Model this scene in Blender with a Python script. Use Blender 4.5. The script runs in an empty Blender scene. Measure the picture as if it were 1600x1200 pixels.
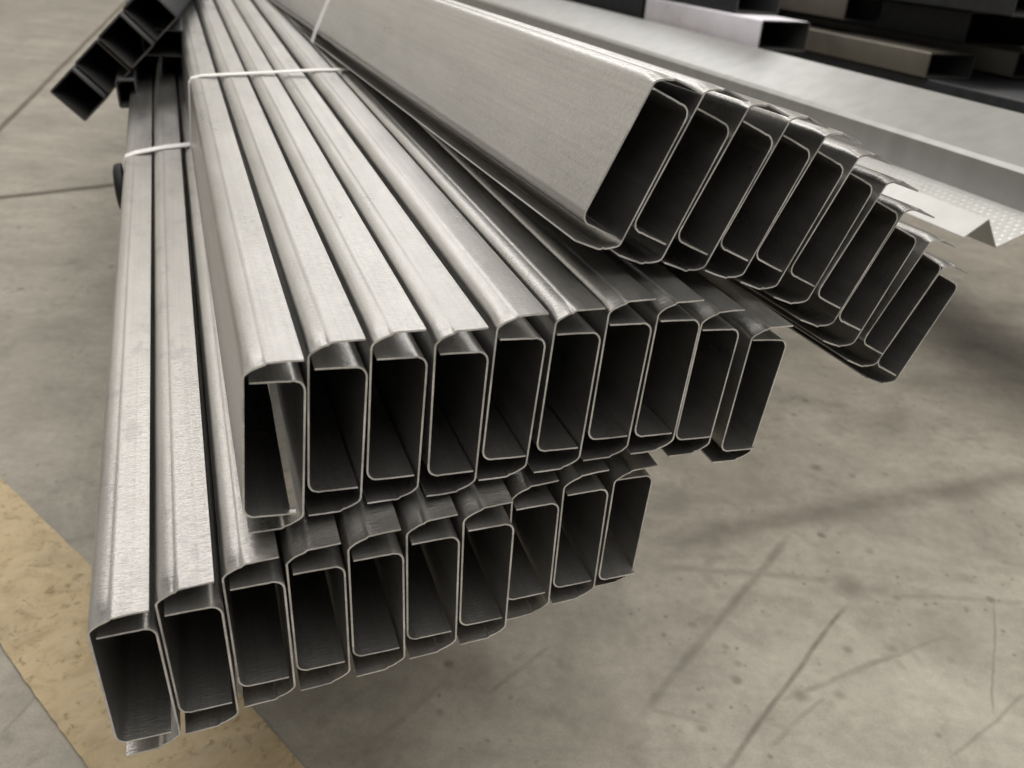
import bpy, bmesh, math, random
from mathutils import Vector, Matrix
random.seed(7)
S = bpy.context.scene
COL = S.collection
# ------------------------------------------------------------------ camera
CAM_R = [0.99546, -0.09517, 0.0, 0.04749, 0.49674, -0.8666, 0.08247, 0.86266, 0.49901]
CAM_H = 0.8
cd = bpy.data.cameras.new('camera')
cam = bpy.data.objects.new('camera', cd)
COL.objects.link(cam)
M = Matrix((CAM_R[0:3], CAM_R[3:6], CAM_R[6:9])).to_4x4()
M.translation = (0, 0, CAM_H)
cam.matrix_world = M
cd.sensor_width = 36.0
cd.lens = 1.39251 * 36 / 1.6
cd.clip_start = 0.01
cd.clip_end = 200
cd.dof.use_dof = True
cd.dof.focus_distance = 0.60
cd.dof.aperture_fstop = 8.8
S.camera = cam
# ------------------------------------------------------------------ world: even warm grey of the hall
W = bpy.data.worlds.new('World')
S.world = W
W.use_nodes = True
bg = W.node_tree.nodes['Background']
bg.inputs[0].default_value = (1.0, 0.955, 0.88, 1)
bg.inputs[1].default_value = 0.11
# ------------------------------------------------------------------ lamps: hall lights and added fills
def lamp(name, loc, target, sx, sy, power, col=(1, 0.93, 0.82)):
    l = bpy.data.lights.new(name, 'AREA')
    l.shape = 'RECTANGLE'; l.size = sx; l.size_y = sy; l.energy = power; l.color = col
    o = bpy.data.objects.new(name, l); COL.objects.link(o)
    o.location = loc
    o.rotation_euler = (Vector(target) - Vector(loc)).to_track_quat('-Z', 'Y').to_euler()
    return o
lamp('hall_window_far', (-2.5, 9.5, 3.7), (-0.2, 0.6, 0.5), 15.0, 6.4, 165, (1, 0.935, 0.81))
lamp('hall_lamp_far', (-0.6, 6.0, 2.9), (0, 0.6, 0.4), 2.6, 0.9, 27, (1, 0.99, 0.99))
lamp('hall_lamp_over', (1.0, 0.6, 4.4), (0.4, 0.8, 0.2), 6.0, 4.0, 265, (1, 0.965, 0.91))
lamp('hall_roof_light', (-3.6, 5.4, 5.9), (-0.2, 0.5, 0.5), 3.6, 2.0, 75, (1, 0.97, 0.94))
lamp('hall_fill_behind', (-0.8, -3.2, 3.6), (0.1, 0.5, 0.4), 2.4, 1.2, 15, (1, 0.99, 0.97))  # added fill behind the camera for cut edges and tube mouths
lamp('hall_fill_left', (-7.5, 2.8, 2.6), (0, 0.8, 0.4), 9.0, 4.4, 46, (1, 0.94, 0.86))  # added broad fill at the left, brightens the left-facing steel
S.view_settings.view_transform = 'Standard'
S.view_settings.look = 'None'
S.view_settings.exposure = 0.0
S.view_settings.gamma = 1.0
S.render.engine = 'CYCLES'
S.cycles.max_bounces = 14
S.cycles.glossy_bounces = 10
S.cycles.diffuse_bounces = 5
S.cycles.use_denoising = True

# ------------------------------------------------------------------ material helpers
def mat(name):
    m = bpy.data.materials.new(name); m.use_nodes = True
    return m, m.node_tree, m.node_tree.nodes['Principled BSDF']
def N(t, kind, **kw):
    n = t.nodes.new(kind)
    for k, v in kw.items():
        setattr(n, k, v)
    return n
def inp(n, **kw):
    for k, v in kw.items():
        n.inputs[k.replace('_', ' ')].default_value = v
    return n
def math_(t, op, a, b=None, c=None, clamp=False):
    n = N(t, 'ShaderNodeMath', operation=op, use_clamp=clamp)
    for i, x in enumerate((a, b, c)):
        if x is None: continue
        if isinstance(x, (int, float)): n.inputs[i].default_value = x
        else: t.links.new(x, n.inputs[i])
    return n.outputs[0]
def noise(t, vec, scale, detail=4, rough=0.5, dist=0.0):
    n = N(t, 'ShaderNodeTexNoise'); n.inputs['Scale'].default_value = scale
    n.inputs['Detail'].default_value = detail; n.inputs['Roughness'].default_value = rough
    n.inputs['Distortion'].default_value = dist
    t.links.new(vec, n.inputs['Vector']); return n.outputs['Fac']
def mapping(t, vec, scale=(1, 1, 1), rot=(0, 0, 0), loc=(0, 0, 0)):
    n = N(t, 'ShaderNodeMapping'); n.inputs['Scale'].default_value = scale
    n.inputs['Rotation'].default_value = rot; n.inputs['Location'].default_value = loc
    t.links.new(vec, n.inputs['Vector']); return n.outputs['Vector']
def ramp(t, fac, stops):
    n = N(t, 'ShaderNodeValToRGB'); e = n.color_ramp.elements
    while len(e) < len(stops): e.new(0.5)
    for x, (p, c) in zip(e, stops):
        x.position = p; x.color = c if len(c) == 4 else (*c, 1)
    t.links.new(fac, n.inputs['Fac']); return n.outputs['Color']
def mixc(t, fac, a, b, mode='MIX'):
    n = N(t, 'ShaderNodeMix', data_type='RGBA', blend_type=mode)
    for i, x in ((0, fac), (6, a), (7, b)):
        if isinstance(x, (int, float)): n.inputs[i].default_value = x
        elif isinstance(x, tuple): n.inputs[i].default_value = x if len(x) == 4 else (*x, 1)
        else: t.links.new(x, n.inputs[i])
    return n.outputs[2]
def g3(v): return (v, v, v, 1)

def steel(name, base=(0.565, 0.56, 0.54), rough=0.31, grain=1.0, bump=0.36, smudge=0.0, metal=0.95, mott=0.86):
    m, t, p = mat(name)
    tc = N(t, 'ShaderNodeTexCoord'); oi = N(t, 'ShaderNodeObjectInfo')
    off = N(t, 'ShaderNodeVectorMath', operation='SCALE'); off.inputs[0].default_value = (3.1, 5.7, 9.3)
    t.links.new(oi.outputs['Random'], off.inputs['Scale'])
    ad = N(t, 'ShaderNodeVectorMath', operation='ADD')
    t.links.new(tc.outputs['Object'], ad.inputs[0]); t.links.new(off.outputs[0], ad.inputs[1])
    v = ad.outputs[0]
    skin = noise(t, mapping(t, v, (170, 170, 760)), 1.0, 3, 0.6, 0.3)      # fine cross grain of the rolled zinc
    spang = noise(t, mapping(t, v, (900, 900, 1100)), 1.0, 2, 0.5)
    cloud = noise(t, mapping(t, v, (40, 40, 9)), 1.0, 4, 0.6)
    streak = noise(t, mapping(t, v, (420, 420, 2.5)), 1.0, 3, 0.6)          # roll lines along the length
    stain = noise(t, mapping(t, v, (22, 22, 14)), 1.0, 5, 0.65, 0.6)
    c = mixc(t, 1.0, (*base, 1), ramp(t, cloud, [(0.3, g3(mott)), (0.7, g3(1.06))]), 'MULTIPLY')
    c = mixc(t, 1.0, c, ramp(t, streak, [(0.3, g3(0.92)), (0.7, g3(1.04))]), 'MULTIPLY')
    c = mixc(t, 1.0, c, ramp(t, spang, [(0.35, g3(0.91)), (0.65, g3(1.05))]), 'MULTIPLY')
    c = mixc(t, ramp(t, stain, [(0.60, g3(0)), (0.78, g3(0.35))]), c, (0.40, 0.37, 0.31, 1))
    tint = noise(t, mapping(t, v, (500, 500, 700)), 1.0, 1, 0.5)
    c = mixc(t, 1.0, c, ramp(t, tint, [(0.34, (0.97, 0.975, 1.02)), (0.66, (1.02, 1.0, 0.97))]), 'MULTIPLY')
    scr = noise(t, mapping(t, v, (700, 40, 60), (0.5, 0.3, 0.7)), 1.0, 1, 0.4)
    c = mixc(t, ramp(t, scr, [(0.80, g3(0)), (0.84, g3(0.6))]), c, (0.85, 0.85, 0.84, 1))
    if smudge:
        sm_ = noise(t, mapping(t, v, (34, 34, 26), (0, 0, 0), (3, 1, 7)), 1.0, 4, 0.6, 0.5)
        c = mixc(t, ramp(t, sm_, [(0.58, g3(0)), (0.68, g3(smudge))]), c, (0.27, 0.27, 0.29, 1))
    t.links.new(c, p.inputs['Base Color'])
    p.inputs['Metallic'].default_value = metal
    r = math_(t, 'ADD', math_(t, 'MULTIPLY', cloud, 0.16), math_(t, 'MULTIPLY', skin, 0.12))
    r = math_(t, 'ADD', r, rough - 0.14)
    t.links.new(r, p.inputs['Roughness'])
    h = math_(t, 'ADD', math_(t, 'MULTIPLY', skin, grain), math_(t, 'MULTIPLY', streak, 0.12))
    b1 = N(t, 'ShaderNodeBump'); b1.inputs['Strength'].default_value = bump; b1.inputs['Distance'].default_value = 0.0009
    t.links.new(h, b1.inputs['Height'])
    wav = noise(t, mapping(t, v, (14, 14, 3.5)), 1.0, 2, 0.5)
    b2 = N(t, 'ShaderNodeBump'); b2.inputs['Strength'].default_value = 0.15; b2.inputs['Distance'].default_value = 0.003
    t.links.new(wav, b2.inputs['Height']); t.links.new(b1.outputs[0], b2.inputs['Normal'])
    t.links.new(b2.outputs[0], p.inputs['Normal'])
    return m
def plain(name, col, rough=0.5, metal=0.0, var=0.2, scale=30, bump=0.1):
    m, t, p = mat(name)
    tc = N(t, 'ShaderNodeTexCoord')
    n = noise(t, tc.outputs['Object'], scale, 5, 0.6)
    c = mixc(t, 1.0, (*col, 1), ramp(t, n, [(0.3, g3(1 - var)), (0.7, g3(1 + var))]), 'MULTIPLY')
    t.links.new(c, p.inputs['Base Color']); p.inputs['Metallic'].default_value = metal
    r = math_(t, 'ADD', math_(t, 'MULTIPLY', n, 0.25), rough - 0.12)
    t.links.new(r, p.inputs['Roughness'])
    b = N(t, 'ShaderNodeBump'); b.inputs['Strength'].default_value = bump; b.inputs['Distance'].default_value = 0.001
    t.links.new(n, b.inputs['Height']); t.links.new(b.outputs[0], p.inputs['Normal'])
    return m
STEEL = steel('galvanised_steel')
STEEL_OLD = steel('galvanised_steel_smudged', (0.565, 0.555, 0.53), 0.315, 1.0, 0.36, 0.30, 0.91)
CUT = steel('sheared_steel_edge', (0.90, 0.90, 0.89), 0.42, 1.0, 0.4, 0.0, 0.65, 0.5)
RIM = plain('sawn_tube_end', (0.075, 0.068, 0.064), 0.5, 0.3, 0.3, 60)
BORE = plain('shaded_tube_bore', (0.008, 0.008, 0.009), 0.7, 0.0, 0.2, 40)  # inner walls nearly black: shade inside the tubes painted in
BLACK = plain('black_mill_scale', (0.022, 0.023, 0.027), 0.42, 0.0, 0.3, 40)
OLIVE = plain('oiled_grey_steel', (0.16, 0.148, 0.125), 0.40, 0.6, 0.25, 8)
WHITE = plain('pale_steel_painted_sheen', (0.84, 0.81, 0.89), 0.3, 0.0, 0.1, 12)  # pale steel with the tube end's reflection put into its colour
STRAP = plain('white_plastic_strap', (0.92, 0.91, 0.89), 0.35, 0.0, 0.06, 60)
RUBBER = plain('black_rubber', (0.012, 0.012, 0.014), 0.6, 0.0, 0.3, 60)

# ------------------------------------------------------------------ object helpers
def link(name, me, material=None, parent=None):
    o = bpy.data.objects.new(name, me); COL.objects.link(o)
    if material and not me.materials: me.materials.append(material)
    if parent: o.parent = parent
    return o
def tag(o, label=None, cat=None, group=None, kind=None):
    if label: o['label'] = label
    if cat: o['category'] = cat
    if group: o['group'] = group
    if kind: o['kind'] = kind
    return o
def empty(name, mw, label, cat, group=None):
    o = bpy.data.objects.new(name, None); o.empty_display_size = 0.03
    COL.objects.link(o); o.matrix_world = mw
    return tag(o, label, cat, group)
def mesh(name, vs, fs, smooth=None, mi=None):
    me = bpy.data.meshes.new(name); me.from_pydata([tuple(v) for v in vs], [], fs); me.update()
    if smooth is not None:
        for p in me.polygons: p.use_smooth = smooth[p.index] if not isinstance(smooth, bool) else smooth
        if mi:
            for p in me.polygons: p.material_index = mi[p.index]
    return me

# ------------------------------------------------------------------ floor
def floor_material():
    m, t, p = mat('worn_concrete')
    geo = N(t, 'ShaderNodeNewGeometry'); v = geo.outputs['Position']
    big = noise(t, v, 1.6, 5, 0.6, 0.4); mid = noise(t, v, 6, 7, 0.68, 0.5); fine = noise(t, v, 60, 5, 0.7)
    grit = noise(t, v, 420, 3, 0.6)
    sw = noise(t, mapping(t, v, (4, 15, 1), (0, 0, math.radians(-20))), 1.0, 5, 0.6, 0.5)   # trowel and drag marks
    c = ramp(t, mid, [(0.32, (0.32, 0.292, 0.245)), (0.5, (0.42, 0.387, 0.325)), (0.68, (0.50, 0.467, 0.395))])
    c = mixc(t, 1.0, c, ramp(t, big, [(0.35, g3(0.88)), (0.65, g3(1.07))]), 'MULTIPLY')
    c = mixc(t, 1.0, c, ramp(t, sw, [(0.36, g3(0.90)), (0.60, g3(1.04))]), 'MULTIPLY')
    c = mixc(t, 1.0, c, ramp(t, fine, [(0.3, g3(0.86)), (0.7, g3(1.09))]), 'MULTIPLY')
    c = mixc(t, 1.0, c, ramp(t, grit, [(0.3, g3(0.88)), (0.7, g3(1.09))]), 'MULTIPLY')
    # drag marks and oil spots with shapes of their own
    sep = N(t, 'ShaderNodeSeparateXYZ')
    wob = N(t, 'ShaderNodeTexNoise'); wob.inputs['Scale'].default_value = 9; wob.inputs['Detail'].default_value = 4
    t.links.new(v, wob.inputs['Vector'])
    w1 = N(t, 'ShaderNodeVectorMath', operation='SUBTRACT'); t.links.new(wob.outputs['Color'], w1.inputs[0]); w1.inputs[1].default_value = (.5, .5, .5)
    w2 = N(t, 'ShaderNodeVectorMath', operation='SCALE'); t.links.new(w1.outputs[0], w2.inputs[0]); w2.inputs['Scale'].default_value = 0.014
    w3 = N(t, 'ShaderNodeVectorMath', operation='ADD'); t.links.new(v, w3.inputs[0]); t.links.new(w2.outputs[0], w3.inputs[1])
    t.links.new(w3.outputs[0], sep.inputs[0]); X, Y = sep.outputs[0], sep.outputs[1]
    dirt = None
    brk = ramp(t, noise(t, v, 24, 4, 0.7), [(0.30, g3(0.45)), (0.58, g3(1))])
    for (a, b, wd, s) in STREAKS:
        dx, dy = b[0] - a[0], b[1] - a[1]; L = math.hypot(dx, dy); dx /= L; dy /= L
        al = math_(t, 'ADD', math_(t, 'MULTIPLY', X, dx), math_(t, 'MULTIPLY_ADD', Y, dy, -(a[0]*dx + a[1]*dy)))
        ac = math_(t, 'ADD', math_(t, 'MULTIPLY', X, -dy), math_(t, 'MULTIPLY_ADD', Y, dx, a[0]*dy - a[1]*dx))
        k = math_(t, 'SUBTRACT', 1.3, math_(t, 'DIVIDE', math_(t, 'ABSOLUTE', ac), wd * 0.62), clamp=True)
        e = math_(t, 'SUBTRACT', 1.0, math_(t, 'DIVIDE', math_(t, 'ABSOLUTE', math_(t, 'SUBTRACT', al, L/2)), L/2), clamp=True)
        e = math_(t, 'MULTIPLY', e, 5.0, clamp=True)
        k = math_(t, 'MULTIPLY', math_(t, 'MULTIPLY', k, e), s)
        dirt = k if dirt is None else math_(t, 'MAXIMUM', dirt, k)
    for (q, rr, s) in SPOTS:
        ddx = math_(t, 'SUBTRACT', X, q[0]); ddy = math_(t, 'SUBTRACT', Y, q[1])
        r2 = math_(t, 'SQRT', math_(t, 'ADD', math_(t, 'MULTIPLY', ddx, ddx), math_(t, 'MULTIPLY', ddy, ddy)))
        k = math_(t, 'MULTIPLY', math_(t, 'SUBTRACT', 1.4, math_(t, 'DIVIDE', r2, rr), clamp=True), s)
        dirt = math_(t, 'MAXIMUM', dirt, k)
    dirt = math_(t, 'MULTIPLY', dirt, brk)
    vor = N(t, 'ShaderNodeTexVoronoi'); vor.inputs['Scale'].default_value = 17; t.links.new(w3.outputs[0], vor.inputs['Vector'])
    sp = ramp(t, vor.outputs['Distance'], [(0.07, g3(0.9)), (0.15, g3(0))])
    vo2 = N(t, 'ShaderNodeTexVoronoi'); vo2.inputs['Scale'].default_value = 46; t.links.new(w3.outputs[0], vo2.inputs['Vector'])
    sp2 = ramp(t, vo2.outputs['Distance'], [(0.09, g3(0.8)), (0.17, g3(0))])
    sp = math_(t, 'MAXIMUM', sp, sp2)
    keep = ramp(t, noise(t, v, 5.0, 3, 0.6), [(0.46, g3(0)), (0.58, g3(1))])
    dirt = math_(t, 'MAXIMUM', dirt, math_(t, 'MULTIPLY', sp, keep))
    blot = ramp(t, noise(t, mapping(t, v, (1, 1, 1), (0, 0, 0), (4, 2, 0)), 13, 5, 0.62, 0.8), [(0.58, g3(0)), (0.66, g3(0.30))])
    dirt = math_(t, 'MAXIMUM', dirt, blot)
    c = mixc(t, math_(t, 'MULTIPLY', dirt, 0.85), c, (0.16, 0.138, 0.112, 1))
    t.links.new(c, p.inputs['Base Color'])
    r = math_(t, 'ADD', math_(t, 'MULTIPLY', mid, 0.25), 0.33); t.links.new(r, p.inputs['Roughness'])
    b = N(t, 'ShaderNodeBump'); b.inputs['Strength'].default_value = 0.25; b.inputs['Distance'].default_value = 0.002
    t.links.new(math_(t, 'ADD', fine, math_(t, 'MULTIPLY', grit, 0.5)), b.inputs['Height']); t.links.new(b.outputs[0], p.inputs['Normal'])
    return m
STREAKS = [[[0.18987, 0.96897], [0.93889, 1.27555], 0.0429, 0.75], [[0.11042, 1.03557], [0.4636, 1.14601], 0.0289, 0.4], [[0.46988, 0.89983], [0.251, 0.60762], 0.006, 1], [[0.42931, 1.03934], [0.16865, 0.67053], 0.0112, 0.7], [[0.22225, 0.93395], [0.46878, 0.94284], 0.0122, 0.5], [[0.52271, 0.91905], [0.75304, 0.93175], 0.0086, 0.4], [[0.60538, 0.8656], [0.33374, 0.71611], 0.0078, 0.6], [[0.67733, 0.9277], [0.59038, 0.72803], 0.0032, 0.6], [[0.3969, 0.73275], [0.31375, 0.65367], 0.0057, 0.5], [[0.65404, 0.77285], [0.51095, 0.65934], 0.0044, 0.5], [[-0.59627, 0.84861], [-0.24459, 1.03357], 0.0104, 0.5], [[-0.48184, 0.57996], [-0.47246, 0.63807], 0.004, 0.5], [[0.17748, 0.69326], [0.25497, 0.68046], 0.0057, 0.4], [[-0.14968, 0.74258], [-0.02811, 0.9049], 0.0159, 0.3], [[0.71386, 1.52608], [1.05439, 1.61736], 0.0379, 0.35], [[-0.04056, 0.70803], [-0.13078, 0.58114], 0.0069, 0.3], [[0.0757, 0.77111], [0.00486, 0.68621], 0.0059, 0.5]]
SPOTS = [[[0.47879, 0.93161], 0.0225, 0.8], [[0.44677, 0.81176], 0.0063, 0.9], [[0.50352, 0.81996], 0.0088, 0.8], [[0.36665, 0.73101], 0.0104, 0.8], [[0.57291, 0.81296], 0.0095, 0.7], [[0.37518, 1.15717], 0.0705, 0.4], [[0.57709, 0.83457], 0.0484, 0.4], [[0.24668, 1.08746], 0.0337, 0.4], [[0.41284, 0.7365], 0.0075, 0.6], [[0.50554, 1.2135], 0.0094, 0.8], [[0.29189, 0.79848], 0.0055, 0.7], [[0.22619, 0.74045], 0.0299, 0.3], [[0.51275, 0.69278], 0.0043, 0.7], [[-0.01323, 0.73028], 0.0296, 0.4], [[0.12694, 0.69175], 0.043, 0.3], [[0.91239, 1.46749], 0.072, 0.3], [[-0.74173, 1.16571], 0.0607, 0.3], [[-0.83504, 1.41758], 0.0584, 0.3]]
fm = mesh('floor', [(-40, -40, 0), (40, -40, 0), (40, 40, 0), (-40, 40, 0)], [(0, 1, 2, 3)])
tag(link('floor', fm, floor_material()), 'worn grey concrete warehouse floor with drag marks and oil spots', kind='structure')

def strip(name, A, B, z, n=60, jit=0.004):
    """sheet between two polylines on the floor, edges slightly uneven"""
    def samp(P, k):
        f = k * (len(P) - 1); i = min(int(f), len(P) - 2); f -= i
        return (P[i][0]*(1-f) + P[i+1][0]*f, P[i][1]*(1-f) + P[i+1][1]*f)
    vs, fs = [], []
    for i in range(n + 1):
        for P in (A, B):
            x, y = samp(P, i / n)
            for c_ in range(1): x += jit*(math.sin(i*.9+P[0][0]*40)+.6*math.sin(i*2.3+P[0][1]*70))*.5; y += jit*math.cos(i*1.3+P[0][0]*30)*.5
            vs.append((x, y, z))
    for i in range(n): fs.append((2*i, 2*i+1, 2*i+3, 2*i+2))
    return mesh(name, vs, fs)
def tape_material():
    m, t, p = mat('worn_yellow_floor_paint')
    geo = N(t, 'ShaderNodeNewGeometry'); v = geo.outputs['Position']
    a = noise(t, v, 22, 6, 0.7, 1.0); b = noise(t, v, 75, 5, 0.7, 0.6)
    c = ramp(t, a, [(0.28, (0.40, 0.30, 0.17)), (0.5, (0.58, 0.455, 0.27)), (0.75, (0.64, 0.53, 0.36))])
    c = mixc(t, ramp(t, b, [(0.32, g3(0.8)), (0.45, g3(0))]), c, (0.23, 0.15, 0.065, 1))
    c = mixc(t, ramp(t, noise(t, v, 11, 4, 0.6, 0.8), [(0.52, g3(0)), (0.72, g3(0.55))]), c, (0.33, 0.26, 0.17, 1))
    t.links.new(c, p.inputs['Base Color']); p.inputs['Roughness'].default_value = 0.55
    bm = N(t, 'ShaderNodeBump'); bm.inputs['Strength'].default_value = 0.3; bm.inputs['Distance'].default_value = 0.001
    t.links.new(b, bm.inputs['Height']); t.links.new(bm.outputs[0], p.inputs['Normal'])
    return m
TP = [[-0.80388, 1.06345], [-0.51018, 0.83413], [-0.26206, 0.65712], [-0.10454, 0.51429], [-0.60249, 0.74515], [-0.47344, 0.63197], [-0.38063, 0.55382], [-0.28246, 0.47125]]
tag(link('floor_line', strip('floor_line', TP[0:4], TP[4:8], 0.004, 90, 0.0008), tape_material()), 'worn mottled yellow line painted on the concrete floor', kind='structure')
JM = plain('joint_filler', (0.20, 0.165, 0.13), 0.8, 0.0, 0.25, 20)
for (a, b) in [[[-1.56229, 2.48494], [-2.04193, 4.23071]], [[-1.313, 2.04005], [-0.88592, 2.39169]]]:
    dx, dy = b[0]-a[0], b[1]-a[1]; L = math.hypot(dx, dy); nx, ny = -dy/L*0.0065, dx/L*0.0065
    e = 0.6
    a = (a[0]-dx*e, a[1]-dy*e); b = (b[0]+dx*e, b[1]+dy*e)
    tag(link('floor_joint', strip('floor_joint', [(a[0]+nx, a[1]+ny), (b[0]+nx, b[1]+ny)], [(a[0]-nx, a[1]-ny), (b[0]-nx, b[1]-ny)], 0.0035, 40, 0.002), JM), kind='structure')

# ------------------------------------------------------------------ the steel channel: web, stepped outer flange, plain inner flange
LW = 0.092; TH = 0.00115; LEN = 2.6
PW, GAP, BX, BY, DX = [1.39251, 0.03154, 0.0088, 0.03105, 0.00673, 0.0296, 1e-05, 5e-05, 3e-05][1:6]
mm = 0.001
OUT_END = [(0, 87.5), (0, 88.6), (0.05, 89.8), (0.45, 90.9), (1.3, 91.9), (2.6, 93.0), (4.4, 94.25), (7.0, 95.6), (9.4, 96.4), (10.4, 96.6), (11.0, 97.1), (11.8, 98.0), (13.2, 98.2), (16, 98.3), (22, 98.6), (31.0, 98.95)]
OUT_MID = [(0, 87.5), (0, 88.8), (0.1, 90.6), (0.6, 92.5), (1.5, 94.1), (2.9, 95.4), (4.6, 96.4), (6.8, 97.1), (9.2, 97.5), (10.4, 97.6), (11.1, 97.8), (12.0, 98.25), (13.4, 98.3), (16, 98.35), (22, 98.6), (31.0, 98.95)]
IN_ = [(0, 9.5), (0, 8.2), (0, 7.0), (0.15, 5.4), (0.65, 3.8), (1.5, 2.4), (2.7, 1.2), (4.1, 0.45), (5.6, 0.06), (7.0, 0), (8.2, 0), (14, 0), (21, 0), (29.2, 0.1)]
WEB = [(0, 9.5), (0, 20), (0.0, 34), (0.0, 48), (0.0, 62), (0.0, 76), (0, 87.5)]
STN = [0, -.0012, -.003, -.006, -.010, -.015, -.022, -.035, -.06, -.12, -.25, -.45, -.7, -1.0, -1.4, -1.9, -LEN]
def profile_mesh(name, ends, mids, tip, flip=False, seed=0):
    """thin sheet swept along -z; 'ends' is the section at the sheared end, 'mids' further in; tip marks the free edge (last point)"""
    rnd = random.Random(seed)
    n = len(ends); vs = []; fs = []; sm = []
    def offs(P):
        O, I = [], []
        for i in range(n):
            a = Vector(P[max(i-1, 0)]); b = Vector(P[min(i+1, n-1)]); d = (b - a)
            d.normalize(); nn = Vector((-d.y, d.x)) * (TH * 500)
            q = Vector(P[i]); O.append(q + nn); I.append(q - nn)
        return O, I
    ring = []
    wob = [rnd.uniform(-.16, .16) for _ in range(n)]
    for z in STN:
        k = min(1.0, -z / 0.015); k = k*k*(3-2*k)
        P = [(e[0]*(1-k)+m_[0]*k, e[1]*(1-k)+m_[1]*k + (wob[i] * (1-k) if 3 < i < n-1 and tip else 0)) for i, (e, m_) in enumerate(zip(ends, mids))]
        O, I = offs(P)
        ring.append(([Vector((q.x*mm, q.y*mm, z)) for q in O], [Vector((q.x*mm, q.y*mm, z)) for q in I]))
    def sheet(side, rev):
        base = len(vs)
        for r in ring: vs.extend(r[side])
        for s in range(len(STN)-1):
            for i in range(n-1):
                a = base + s*n + i
                f = (a, a+1, a+n+1, a+n)
                fs.append(f[::-1] if rev else f); sm.append(True)
    sheet(0, False); sheet(1, True)
    for s, rev in ((0, True), (-1, False)):            # cut ends
        base = len(vs); vs.extend(ring[s][0]); vs.extend(ring[s][1])
        for i in range(n-1):
            f = (base+i, base+i+1, base+n+i+1, base+n+i)
            fs.append(f[::-1] if rev else f); sm.append(False)
    if tip:                                            # free edge of the flange
        base = len(vs)
        for r in ring: vs.extend((r[0][-1], r[1][-1]))
        for s in range(len(STN)-1):
            fs.append((base+2*s, base+2*s+1, base+2*s+3, base+2*s+2)); sm.append(False)
    return mesh(name, vs, fs, sm, [0 if q else 1 for q in sm])
def variant(P, rnd, a):
    return [(x + (rnd.uniform(-a, a)*.4 if 3 < i < len(P)-1 else 0), y + (rnd.uniform(-a, a) if 3 < i < len(P)-1 else 0)) for i, (x, y) in enumerate(P)]
KINDS = {}
for bn in 'BMT':
  KINDS[bn] = []
  for k in range(4):
    rnd = random.Random(100 + k)
    KINDS[bn].append((profile_mesh('web', WEB, WEB, False, seed=k),
                  profile_mesh('outer_flange', variant(OUT_END, rnd, .22), OUT_MID, True, seed=k),
                  profile_mesh('inner_flange', IN_[::1], IN_[::1], True, seed=k)))
    for me in KINDS[bn][-1]:
        me.materials.append(STEEL_OLD if bn == 'B' else STEEL); me.materials.append(CUT)
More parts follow.
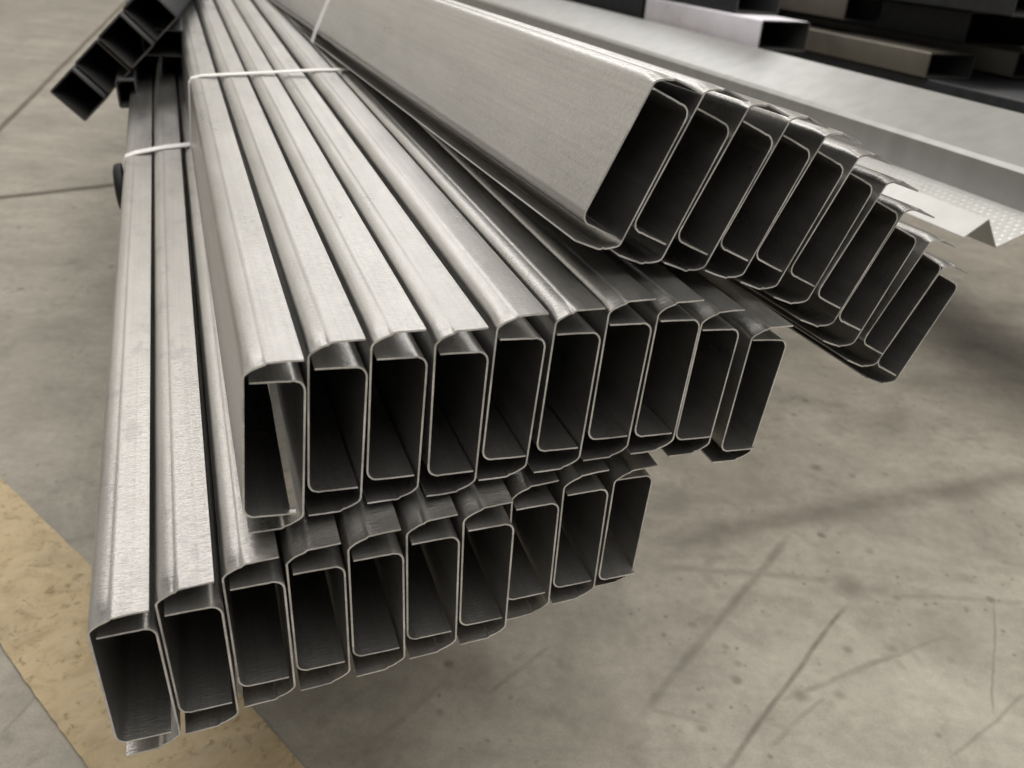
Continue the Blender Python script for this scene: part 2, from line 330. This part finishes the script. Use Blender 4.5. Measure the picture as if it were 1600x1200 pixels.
BUNDLES = {'B': {'u': [0.92983, 0.36627, 0.03564], 'v': [-0.02432, -0.03547, 0.99907], 'd': [-0.3672, 0.92983, 0.02407], 't': [-0.21922, 0.35523, 0.34819], 'p': 0.03571, 'c': [[0.00218, -0.00645, -0.00702, -0.02285, 0.00303, 0.00086, 3e-05, 0.01439], [0.00105, -0.00108, 0.00725, -0.01618, -0.00186, 0.00064, -0.00061, -0.00969], [6e-05, 0.00127, 0.00077, -0.00845, -0.00112, 0.00063, -0.001, -0.00311], [-0.00076, 0.00052, -0.00135, -0.00519, -0.00143, 0.0004, -0.00022, -0.00444], [-0.00174, 0.00433, -0.00222, -0.00684, -0.00203, 0.00026, 0.00015, 0.00315], [-0.00193, 0.004, -0.00041, -0.0022, -0.00212, 0.00022, 0.00078, 0.00015], [-0.00242, 0.00547, -0.00083, -0.00119, -0.00203, 5e-05, 0.00061, -0.00635], [-0.00034, 0.00035, 0.00538, 0.01723, -0.00296, -0.00017, 0.00014, -0.00321], [0.00052, -0.00042, 0.00247, 0.02017, -0.00112, 0.00015, 0.00125, -0.00601], [0.00339, -0.00799, -0.01322, 0.02548, 0.00673, 0.0009, 0.00241, -0.02442]], 's': 1.014}, 'M': {'u': [0.92701, 0.37332, -0.03583], 'v': [0.02422, 0.03572, 0.99907], 'd': [-0.37425, 0.92701, -0.02407], 't': [-0.14675, 0.39815, 0.48452], 'p': 0.03674, 'c': [[0.00146, -0.00747, -0.02712, -0.01667, 0.00665, 0.00193, 0.0001, 0.01327], [0.0015, -0.00417, 0.00238, -0.00297, 0.0001, 0.00047, -0.00138, -0.01488], [-0.00013, -0.00145, 0.00531, -0.00037, -0.0014, 0.00042, -0.00053, -0.00878], [-0.00045, -0.00051, 0.01746, -0.00393, -0.0006, 0.00011, 0.00089, -0.01591], [-0.00162, 0.00683, -0.00433, -0.00341, 0.00074, -5e-05, -0.00028, -0.01477], [-0.00145, 0.0083, -0.00812, -0.00218, -0.00016, -0.00022, -7e-05, 0.00288], [-0.0016, 0.01134, 0.00611, 0.00127, -0.00081, -0.00081, -0.00012, -0.01245], [-0.00192, 0.00797, 0.00171, 0.00437, -0.001, -0.00048, 0.00276, -0.0084], [0.0009, -0.00447, -0.00264, 0.01353, 0.00046, -0.00086, 0.00153, -0.02241], [0.00329, -0.01636, -0.02072, 0.01036, 0.00254, -0.00043, 0.0038, -0.03577]], 's': 0.978}, 'T': {'u': [0.83215, 0.34341, -0.43542], 'v': [0.38126, 0.21588, 0.89891], 'd': [-0.4027, 0.91404, -0.04872], 't': [0.03113, 0.52621, 0.63619], 'p': 0.03698, 'c': [[0.00407, -0.0164, 0.00851, -0.00844, -0.00328, -0.00105, 0.00457, 0.02323], [7e-05, -0.00629, 0.02001, -0.01167, -0.00031, -0.00085, -0.00199, 0.01967], [-0.00219, 3e-05, 0.0164, -0.01038, -0.00035, -0.00028, -0.00021, 0.0174], [-0.00101, 0.00852, 0.01623, -0.00445, 0.00108, 0.00018, -0.00182, 0.01879], [-0.0029, 0.01296, 0.0068, -0.00162, -0.00014, -0.0007, -0.00255, 0.0229], [0.00027, 0.01452, 0.00708, 0.00331, 0.00167, -0.00061, -0.0032, 0.02985], [-0.00189, 0.00948, -0.0031, 0.00222, 0.00123, -0.00042, -0.00441, 0.02431], [-0.00014, 0.00152, 0.01335, 0.00895, 0.00095, -0.00052, -0.00328, 0.0204], [0.0036, -0.00672, -0.0234, 0.00907, 0.00221, -0.00045, -0.00147, 0.00496], [0.00012, -0.01761, -0.03088, 0.01301, 0.00085, -0.00019, 0.00403, 0.04224]], 's': 0.985}}
ORD = ['first', 'second', 'third', 'fourth', 'fifth', 'sixth', 'seventh', 'eighth', 'ninth', 'last']
WHERE = {'B': 'lowest bundle', 'M': 'middle bundle', 'T': 'tilted upper bundle'}
HULL = {'B': [], 'M': [], 'T': []}
def frame(b, cell, second):
    """world matrix of one channel: section in x,y, length along -z"""
    u, v, d, t = [Vector(b[k]) for k in ('u', 'v', 'd', 't')]
    ds, dt, ro, la, lb, bx, by, br = cell
    R = Matrix((u, v, -d)).transposed().to_4x4()
    c = Vector((PW/2, LW/2, 0))
    m = Matrix.Translation(t) @ R @ Matrix.Scale(b['s'], 4) @ Matrix.Translation((ds, dt, 0)) @ Matrix.Translation(c) @ Matrix.Rotation(ro, 4, 'Z') @ Matrix.Translation(-c)
    if not second:
        return m @ Matrix.Translation((0, 0, -la))
    e = Vector((PW, LW/2, 0))
    return m @ Matrix.Translation((bx, by, -(la + lb))) @ Matrix.Translation(e) @ Matrix.Rotation(br, 4, 'Z') @ Matrix.Translation(-e) \
        @ Matrix.Translation((PW, LW - GAP, 0)) @ Matrix.Rotation(math.pi, 4, 'Z')
cnt = 0
for n in ('B', 'M', 'T'):
    b = BUNDLES[n]
    for i, cell in enumerate(b['c']):
        cell = list(cell); cell[0] += b['p'] * i
        for half in (0, 1):
            side = ('left', 'right')[half]
            lab = 'galvanised channel, %s half of the %s box from the left in the %s' % (side, ORD[i], WHERE[n])
            mw = frame(b, cell, half)
            r = empty('steel_channel', mw, lab, 'steel channel', 'channels in the ' + WHERE[n])
            ks = KINDS[n][(cnt * 7 + i) % 4]; cnt += 1
            for nm, me in zip(('web', 'outer_flange', 'inner_flange'), ks):
                o = link(nm, me, None, r)
            inv = Matrix((Vector(b['u']), Vector(b['v']), -Vector(b['d'])))
            for q in [(0, 2), (0, 91), (2, 95), (8, 97), (13, 98.8), (30.7, 99.6), (29, 0), (3, 0)]:
                w = mw @ Vector((q[0]*mm, q[1]*mm, 0)); l = inv @ (w - Vector(b['t'])); HULL[n].append((l.x, l.y))
# a thin loose strip leaning inside the first box of the middle bundle
b = BUNDLES['M']; cell = list(b['c'][0]); mw = frame(b, cell, 0)
def bent(name, pts, wv, th, n_):
    vs, fs = [], []
    for p in pts:
        for a, c in ((-1, -1), (1, -1), (1, 1), (-1, 1)):
            vs.append(Vector(p) + Vector(wv) * a / 2 + Vector(n_) * th * c / 2)
    for i in range(len(pts)-1):
        for k in range(4): fs.append((4*i+k, 4*i+(k+1) % 4, 4*i+4+(k+1) % 4, 4*i+4+k))
    fs.append((3, 2, 1, 0)); e = 4*len(pts)-4; fs.append((e, e+1, e+2, e+3))
    return mesh(name, vs, fs)
o = link('metal_strip', bent('metal_strip', [(0.0288, -0.0035, -.003), (.0245, .024, -.008), (.0200, .054, -.016), (.0165, .082, -.026)], (.0040, .0006, .0004), .0008, (.05, .05, 1)), STEEL)
o.matrix_world = mw
tag(o, 'thin loose steel strip leaning inside the first box of the middle bundle', 'metal strip')

# ------------------------------------------------------------------ straps round the bundles
def hull2(P):
    P = sorted(set(P))
    def half(Q):
        h = []
        for p in Q:
            while len(h) > 1 and (h[-1][0]-h[-2][0])*(p[1]-h[-2][1]) - (h[-1][1]-h[-2][1])*(p[0]-h[-2][0]) <= 0: h.pop()
            h.append(p)
        return h
    a, c = half(P), half(P[::-1]); return a[:-1] + c[:-1]
def strap(n, l, width, label, th=0.0014):
    b = BUNDLES[n]; u, v, d, t = [Vector(b[k]) for k in ('u', 'v', 'd', 't')]
    H = hull2(HULL[n]); cx = sum(p[0] for p in H)/len(H); cy = sum(p[1] for p in H)/len(H)
    # resample with rounded corners
    pts = []
    for i in range(len(H)):
        a, c = H[i], H[(i+1) % len(H)]
        L = math.hypot(c[0]-a[0], c[1]-a[1]); m_ = max(1, int(L/.012))
        for k in range(m_): pts.append((a[0]+(c[0]-a[0])*k/m_, a[1]+(c[1]-a[1])*k/m_))
    vs, fs = [], []; q = len(pts)
    for i, p in enumerate(pts):
        a, c = Vector(pts[i-1]), Vector(pts[(i+1) % q]); tg = (c-a).normalized(); nn = Vector((tg.y, -tg.x))
        for off in (.0006, .0006 + th):
            for s in (-.5, .5):
                w = t + u*(p[0]+nn.x*off) + v*(p[1]+nn.y*off) + d*(l + s*width)
                vs.append(w)
    for i in range(q):
        a, c = 4*i, 4*((i+1) % q)
        for x, y in ((0, 1), (1, 3), (3, 2), (2, 0)): fs.append((a+x, a+y, c+y, c+x))
    tag(link('plastic_strap', mesh('plastic_strap', vs, fs), STRAP), label, 'strap')
SL = {'B': 0.76, 'M': 0.729, 'T': 0.873}
strap('B', SL['B'], .013, 'white plastic strap across the lowest bundle of channels')
strap('M', SL['M'], .0115, 'white plastic strap across the middle bundle of channels')
strap('T', SL['T'], .017, 'white plastic strap on the tilted upper right bundle')

# ------------------------------------------------------------------ hollow bars
def hollow(name, w, h, ln, th, r=0.0035):
    """rectangular tube, open at z=0, running along -z; returns outer wall + inner wall as one mesh"""
    def rr(w, h, r):
        P = []
        for cx, cy, a0 in ((w/2-r, h/2-r, 0), (-w/2+r, h/2-r, 90), (-w/2+r, -h/2+r, 180), (w/2-r, -h/2+r, 270)):
            for k in range(4):
                a = math.radians(a0 + 30*k); P.append((cx + r*math.cos(a), cy + r*math.sin(a)))
        return P
    O, I = rr(w, h, r), rr(w-2*th, h-2*th, max(r-th, .0008)); n = len(O); vs, fs = [], []
    for P in (O, I):
        for z in (0, -ln): vs += [(x, y, z) for x, y in P]
    for k in range(n):
        j = (k+1) % n
        fs.append((k, n+k, n+j, j)); fs.append((2*n+k, 2*n+j, 3*n+j, 3*n+k))
        fs.append((k, j, 2*n+j, 2*n+k)); fs.append((n+k, 3*n+k, 3*n+j, n+j))
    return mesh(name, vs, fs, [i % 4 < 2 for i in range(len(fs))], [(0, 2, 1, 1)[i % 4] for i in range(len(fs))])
bB = BUNDLES['B']; uB, vB, dB = Vector(bB['u']), Vector(bB['v']), Vector(bB['d'])
def bar_at(name, me, m, c, u, v, d, roll, label, cat, group):
    if not me.materials:
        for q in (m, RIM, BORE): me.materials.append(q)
    o = link(name, me, None); R = Matrix((u, v, -d)).transposed().to_4x4()
    o.matrix_world = Matrix.Translation(Vector(c)) @ R @ Matrix.Rotation(roll, 4, 'Z')
    return tag(o, label, cat, group)
SQD = Vector([-0.26106, 0.96516, -0.01803]); SQU = SQD.cross(Vector((0, 0, 1))).normalized(); SQV = SQU.cross(SQD)
# a slanted row of black square tubes lying over the lowest bundle
SQW = [0.0593, 0.0485]
sq = hollow('square_tube', SQW[0], SQW[1], 1.3, .0026)
LA, LB = [[-0.60475, 1.32322, 0.4666], 0.0283, 0.041], [[-0.57334, 1.39854, 0.52902], 0.0609, 0.0395]
LABS = ['black square steel tube at the lower left end of the slanted row', 'black square steel tube second from the lower end of the slanted row',
        'black square steel tube third from the lower end of the slanted row', 'black square steel tube fourth from the lower end, cut by the top edge',
        'black square steel tube fifth from the lower end, almost out of the picture']
for i, c in enumerate([[[-0.66633, 1.29896, 0.46422]], [[-0.6327, 1.31127, 0.50186]], [[-0.59798, 1.32399, 0.53999]], [[-0.56477, 1.33614, 0.5772]], [[-0.53057, 1.34865, 0.61589]], [[-0.49723, 1.36083, 0.65384]]][:4]):
    bar_at('square_tube', sq, BLACK, Vector(c[0]) + SQD*[0, .012, .004, .018, .01][i], SQU, SQV, SQD, math.radians(-45), LABS[i], 'steel tube', 'black square tubes in the slanted row')
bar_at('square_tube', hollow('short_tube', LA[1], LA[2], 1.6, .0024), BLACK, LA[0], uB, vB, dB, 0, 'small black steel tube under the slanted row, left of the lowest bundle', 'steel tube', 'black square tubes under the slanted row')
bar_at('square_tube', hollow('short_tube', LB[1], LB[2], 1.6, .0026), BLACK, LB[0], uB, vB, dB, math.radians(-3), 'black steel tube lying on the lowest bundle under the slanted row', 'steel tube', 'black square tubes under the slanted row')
# round rubber bumper on the left side of the lowest bundle
vs, fs = [], []; rings = [(.0, .026), (.005, .026), (.009, .024), (.0105, .019), (.0105, .0)]
for (x, r) in rings:
    for k in range(28):
        a = 2*math.pi*k/28; vs.append((-x, r*math.cos(a)*1.15, r*math.sin(a)))
for s in range(len(rings)-1):
    for k in range(28): fs.append((s*28+k, s*28+(k+1) % 28, s*28+28+(k+1) % 28, s*28+28+k))
o = link('rubber_bumper', mesh('rubber_bumper', vs, fs, True), RUBBER)
R = Matrix((uB, vB, -dB)).transposed().to_4x4()
o.matrix_world = Matrix.Translation(Vector(bB['t']) + dB*(SL['B'] + .0) + vB*.052 + uB*-.003) @ R
tag(o, 'black round rubber bumper against the left side of the lowest bundle', 'rubber bumper')

# ------------------------------------------------------------------ folded bright sheet profile on the right
SH = {'d': [-0.359, 0.93178, -0.05384], 'pts': [[0.48916, 0.97258, 0.4846], [0.51501, 0.98368, 0.50433], [0.53793, 0.99055, 0.47034], [0.60168, 1.01672, 0.49821], [0.60138, 1.01924, 0.54375], [0.699, 1.0593, 0.58617]]}
def sheet_material(nm, c0, c1, rg):
    m, t, p = mat(nm)
    tc = N(t, 'ShaderNodeTexCoord'); v = tc.outputs['Object']
    cl = noise(t, mapping(t, v, (30, 30, 6)), 1.0, 4, 0.6)
    c = ramp(t, cl, [(0.3, (c0, c0, c0*.97)), (0.7, (c1, c1, c1*.975))])
    t.links.new(c, p.inputs['Base Color']); p.inputs['Metallic'].default_value = 0.8
    p.inputs['Roughness'].default_value = rg
    b = N(t, 'ShaderNodeBump'); b.inputs['Strength'].default_value = 0.2; b.inputs['Distance'].default_value = 0.001
    t.links.new(cl, b.inputs['Height']); t.links.new(b.outputs[0], p.inputs['Normal'])
    return m
ZINC = sheet_material('zinc_sheet', .40, .48, .40); LIT_ZINC = sheet_material('zinc_sheet_painted_sheen', .60, .68, .48)  # second zinc lighter: reflected light painted into lip and embossed band
dS = Vector(SH['d']); SP = [Vector(p) for p in SH['pts']]
org = SP[1].copy()
root = empty('sheet_profile', Matrix.Translation(org), 'long folded bright zinc sheet profile with embossed band right of the tilted bundle', 'metal sheet')
def plate(name, a, b, ln, th=.0010, dots=False):
    a = a - org; b = b - org; e = (b-a); n_ = e.cross(dS).normalized()
    vs, fs = [], []
    for z in (0, ln):
        for p in (a, b): vs += [p + dS*z + n_*th/2, p + dS*z - n_*th/2]
    # 0 a+,1 a-,2 b+,3 b- ; 4..7 far
    fs = [(0, 2, 6, 4), (1, 5, 7, 3), (0, 4, 5, 1), (2, 3, 7, 6), (0, 1, 3, 2), (4, 6, 7, 5)]
    if dots:                                           # raised dimples in staggered rows, each a low pyramid
        W_ = e.length; ex = e.normalized(); rows = int(W_/.0085); nl = int(0.55/.011)
        up = n_ if n_.z > 0 else -n_
        for r in range(rows):
            for k in range(nl):
                c = a + ex*(.006 + r*.0085) + dS*(.006 + k*.011 + (.0055 if r % 2 else 0)) + up*(th/2+.00005)
                q = len(vs); s = .0027
                vs += [c-ex*s-dS*s*1.2, c+ex*s-dS*s*1.2, c+ex*s+dS*s*1.2, c-ex*s+dS*s*1.2, c+up*.0006]
                fs += [(q, q+1, q+4), (q+1, q+2, q+4), (q+2, q+3, q+4), (q+3, q, q+4)]
    return link(name, mesh(name, vs, fs), LIT_ZINC if name in ('front_lip', 'embossed_band') else ZINC, root)
LN = 2.6
SP[4:5] = [SP[4] - (SP[4]-SP[3]).normalized()*.004, SP[4] + (SP[5]-SP[4]).normalized()*.005]   # rolled fold at the ridge
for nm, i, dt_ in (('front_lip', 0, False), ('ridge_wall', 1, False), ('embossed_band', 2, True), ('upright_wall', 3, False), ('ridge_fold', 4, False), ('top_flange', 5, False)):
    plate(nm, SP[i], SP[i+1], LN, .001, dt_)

# ------------------------------------------------------------------ stack of dark bars at the upper right
BD = {'d': [-0.359, 0.93178, -0.05384], 'u': [0.93314, 0.35952, -0.0], 'v': [-0.01936, 0.05024, 0.99855]}
bu, bv, bd = Vector(BD['u']), Vector(BD['v']), Vector(BD['d'])
def stackbar(name, m, u0, vt, w, h, l, label, ln=3.0):
    c = bu*(u0 + w/2) + bv*(vt - h/2) + bd*l
    return bar_at(name, hollow('stack_tube', w, h, ln, .003), m, c, bu, bv, bd, 0, label, 'steel tube', 'steel tubes stacked at the upper right')
#BARS
stackbar('rectangular_tube', WHITE, 1.050, .673, .11, .055, 1.545, 'near end of a pale lavender tube, bright reflection painted in as its colour', ln=.50)  # tube split here so its end carries the reflection as a paler colour
stackbar('rectangular_tube', BLACK, 1.052, .673, .11, .055, 2.07, 'dark continuation of the pale lavender tube, without the painted reflection')
stackbar('rectangular_tube', BLACK, 1.060, .617, .12, .055, 1.82, 'black tube directly below the pale lavender tube in the stack')
stackbar('rectangular_tube', BLACK, 1.060, .755, .10, .080, 1.66, 'black tube directly above the pale lavender tube in the stack')
stackbar('rectangular_tube', OLIVE, 1.337, .640, .11, .046, 1.40, 'grey oily tube with a bright cut end, nearer the pale tube')
stackbar('rectangular_tube', OLIVE, 1.563, .646, .10, .050, 1.41, 'grey oily tube at the far right edge of the stack')
stackbar('rectangular_tube', BLACK, 1.347, .5925, .40, .16, .85, 'broad black tube under the two grey oily tubes')
stackbar('rectangular_tube', OLIVE, 1.370, .713, .085, .047, 1.72, 'short grey tube at the top edge above the black tubes')
stackbar('rectangular_tube', BLACK, 1.475, .711, .21, .062, 1.47, 'black tube with a pale upper edge above the grey tubes')
stackbar('rectangular_tube', BLACK, 1.370, .890, .34, .172, 1.27, 'large black tube on top of the dark stack')
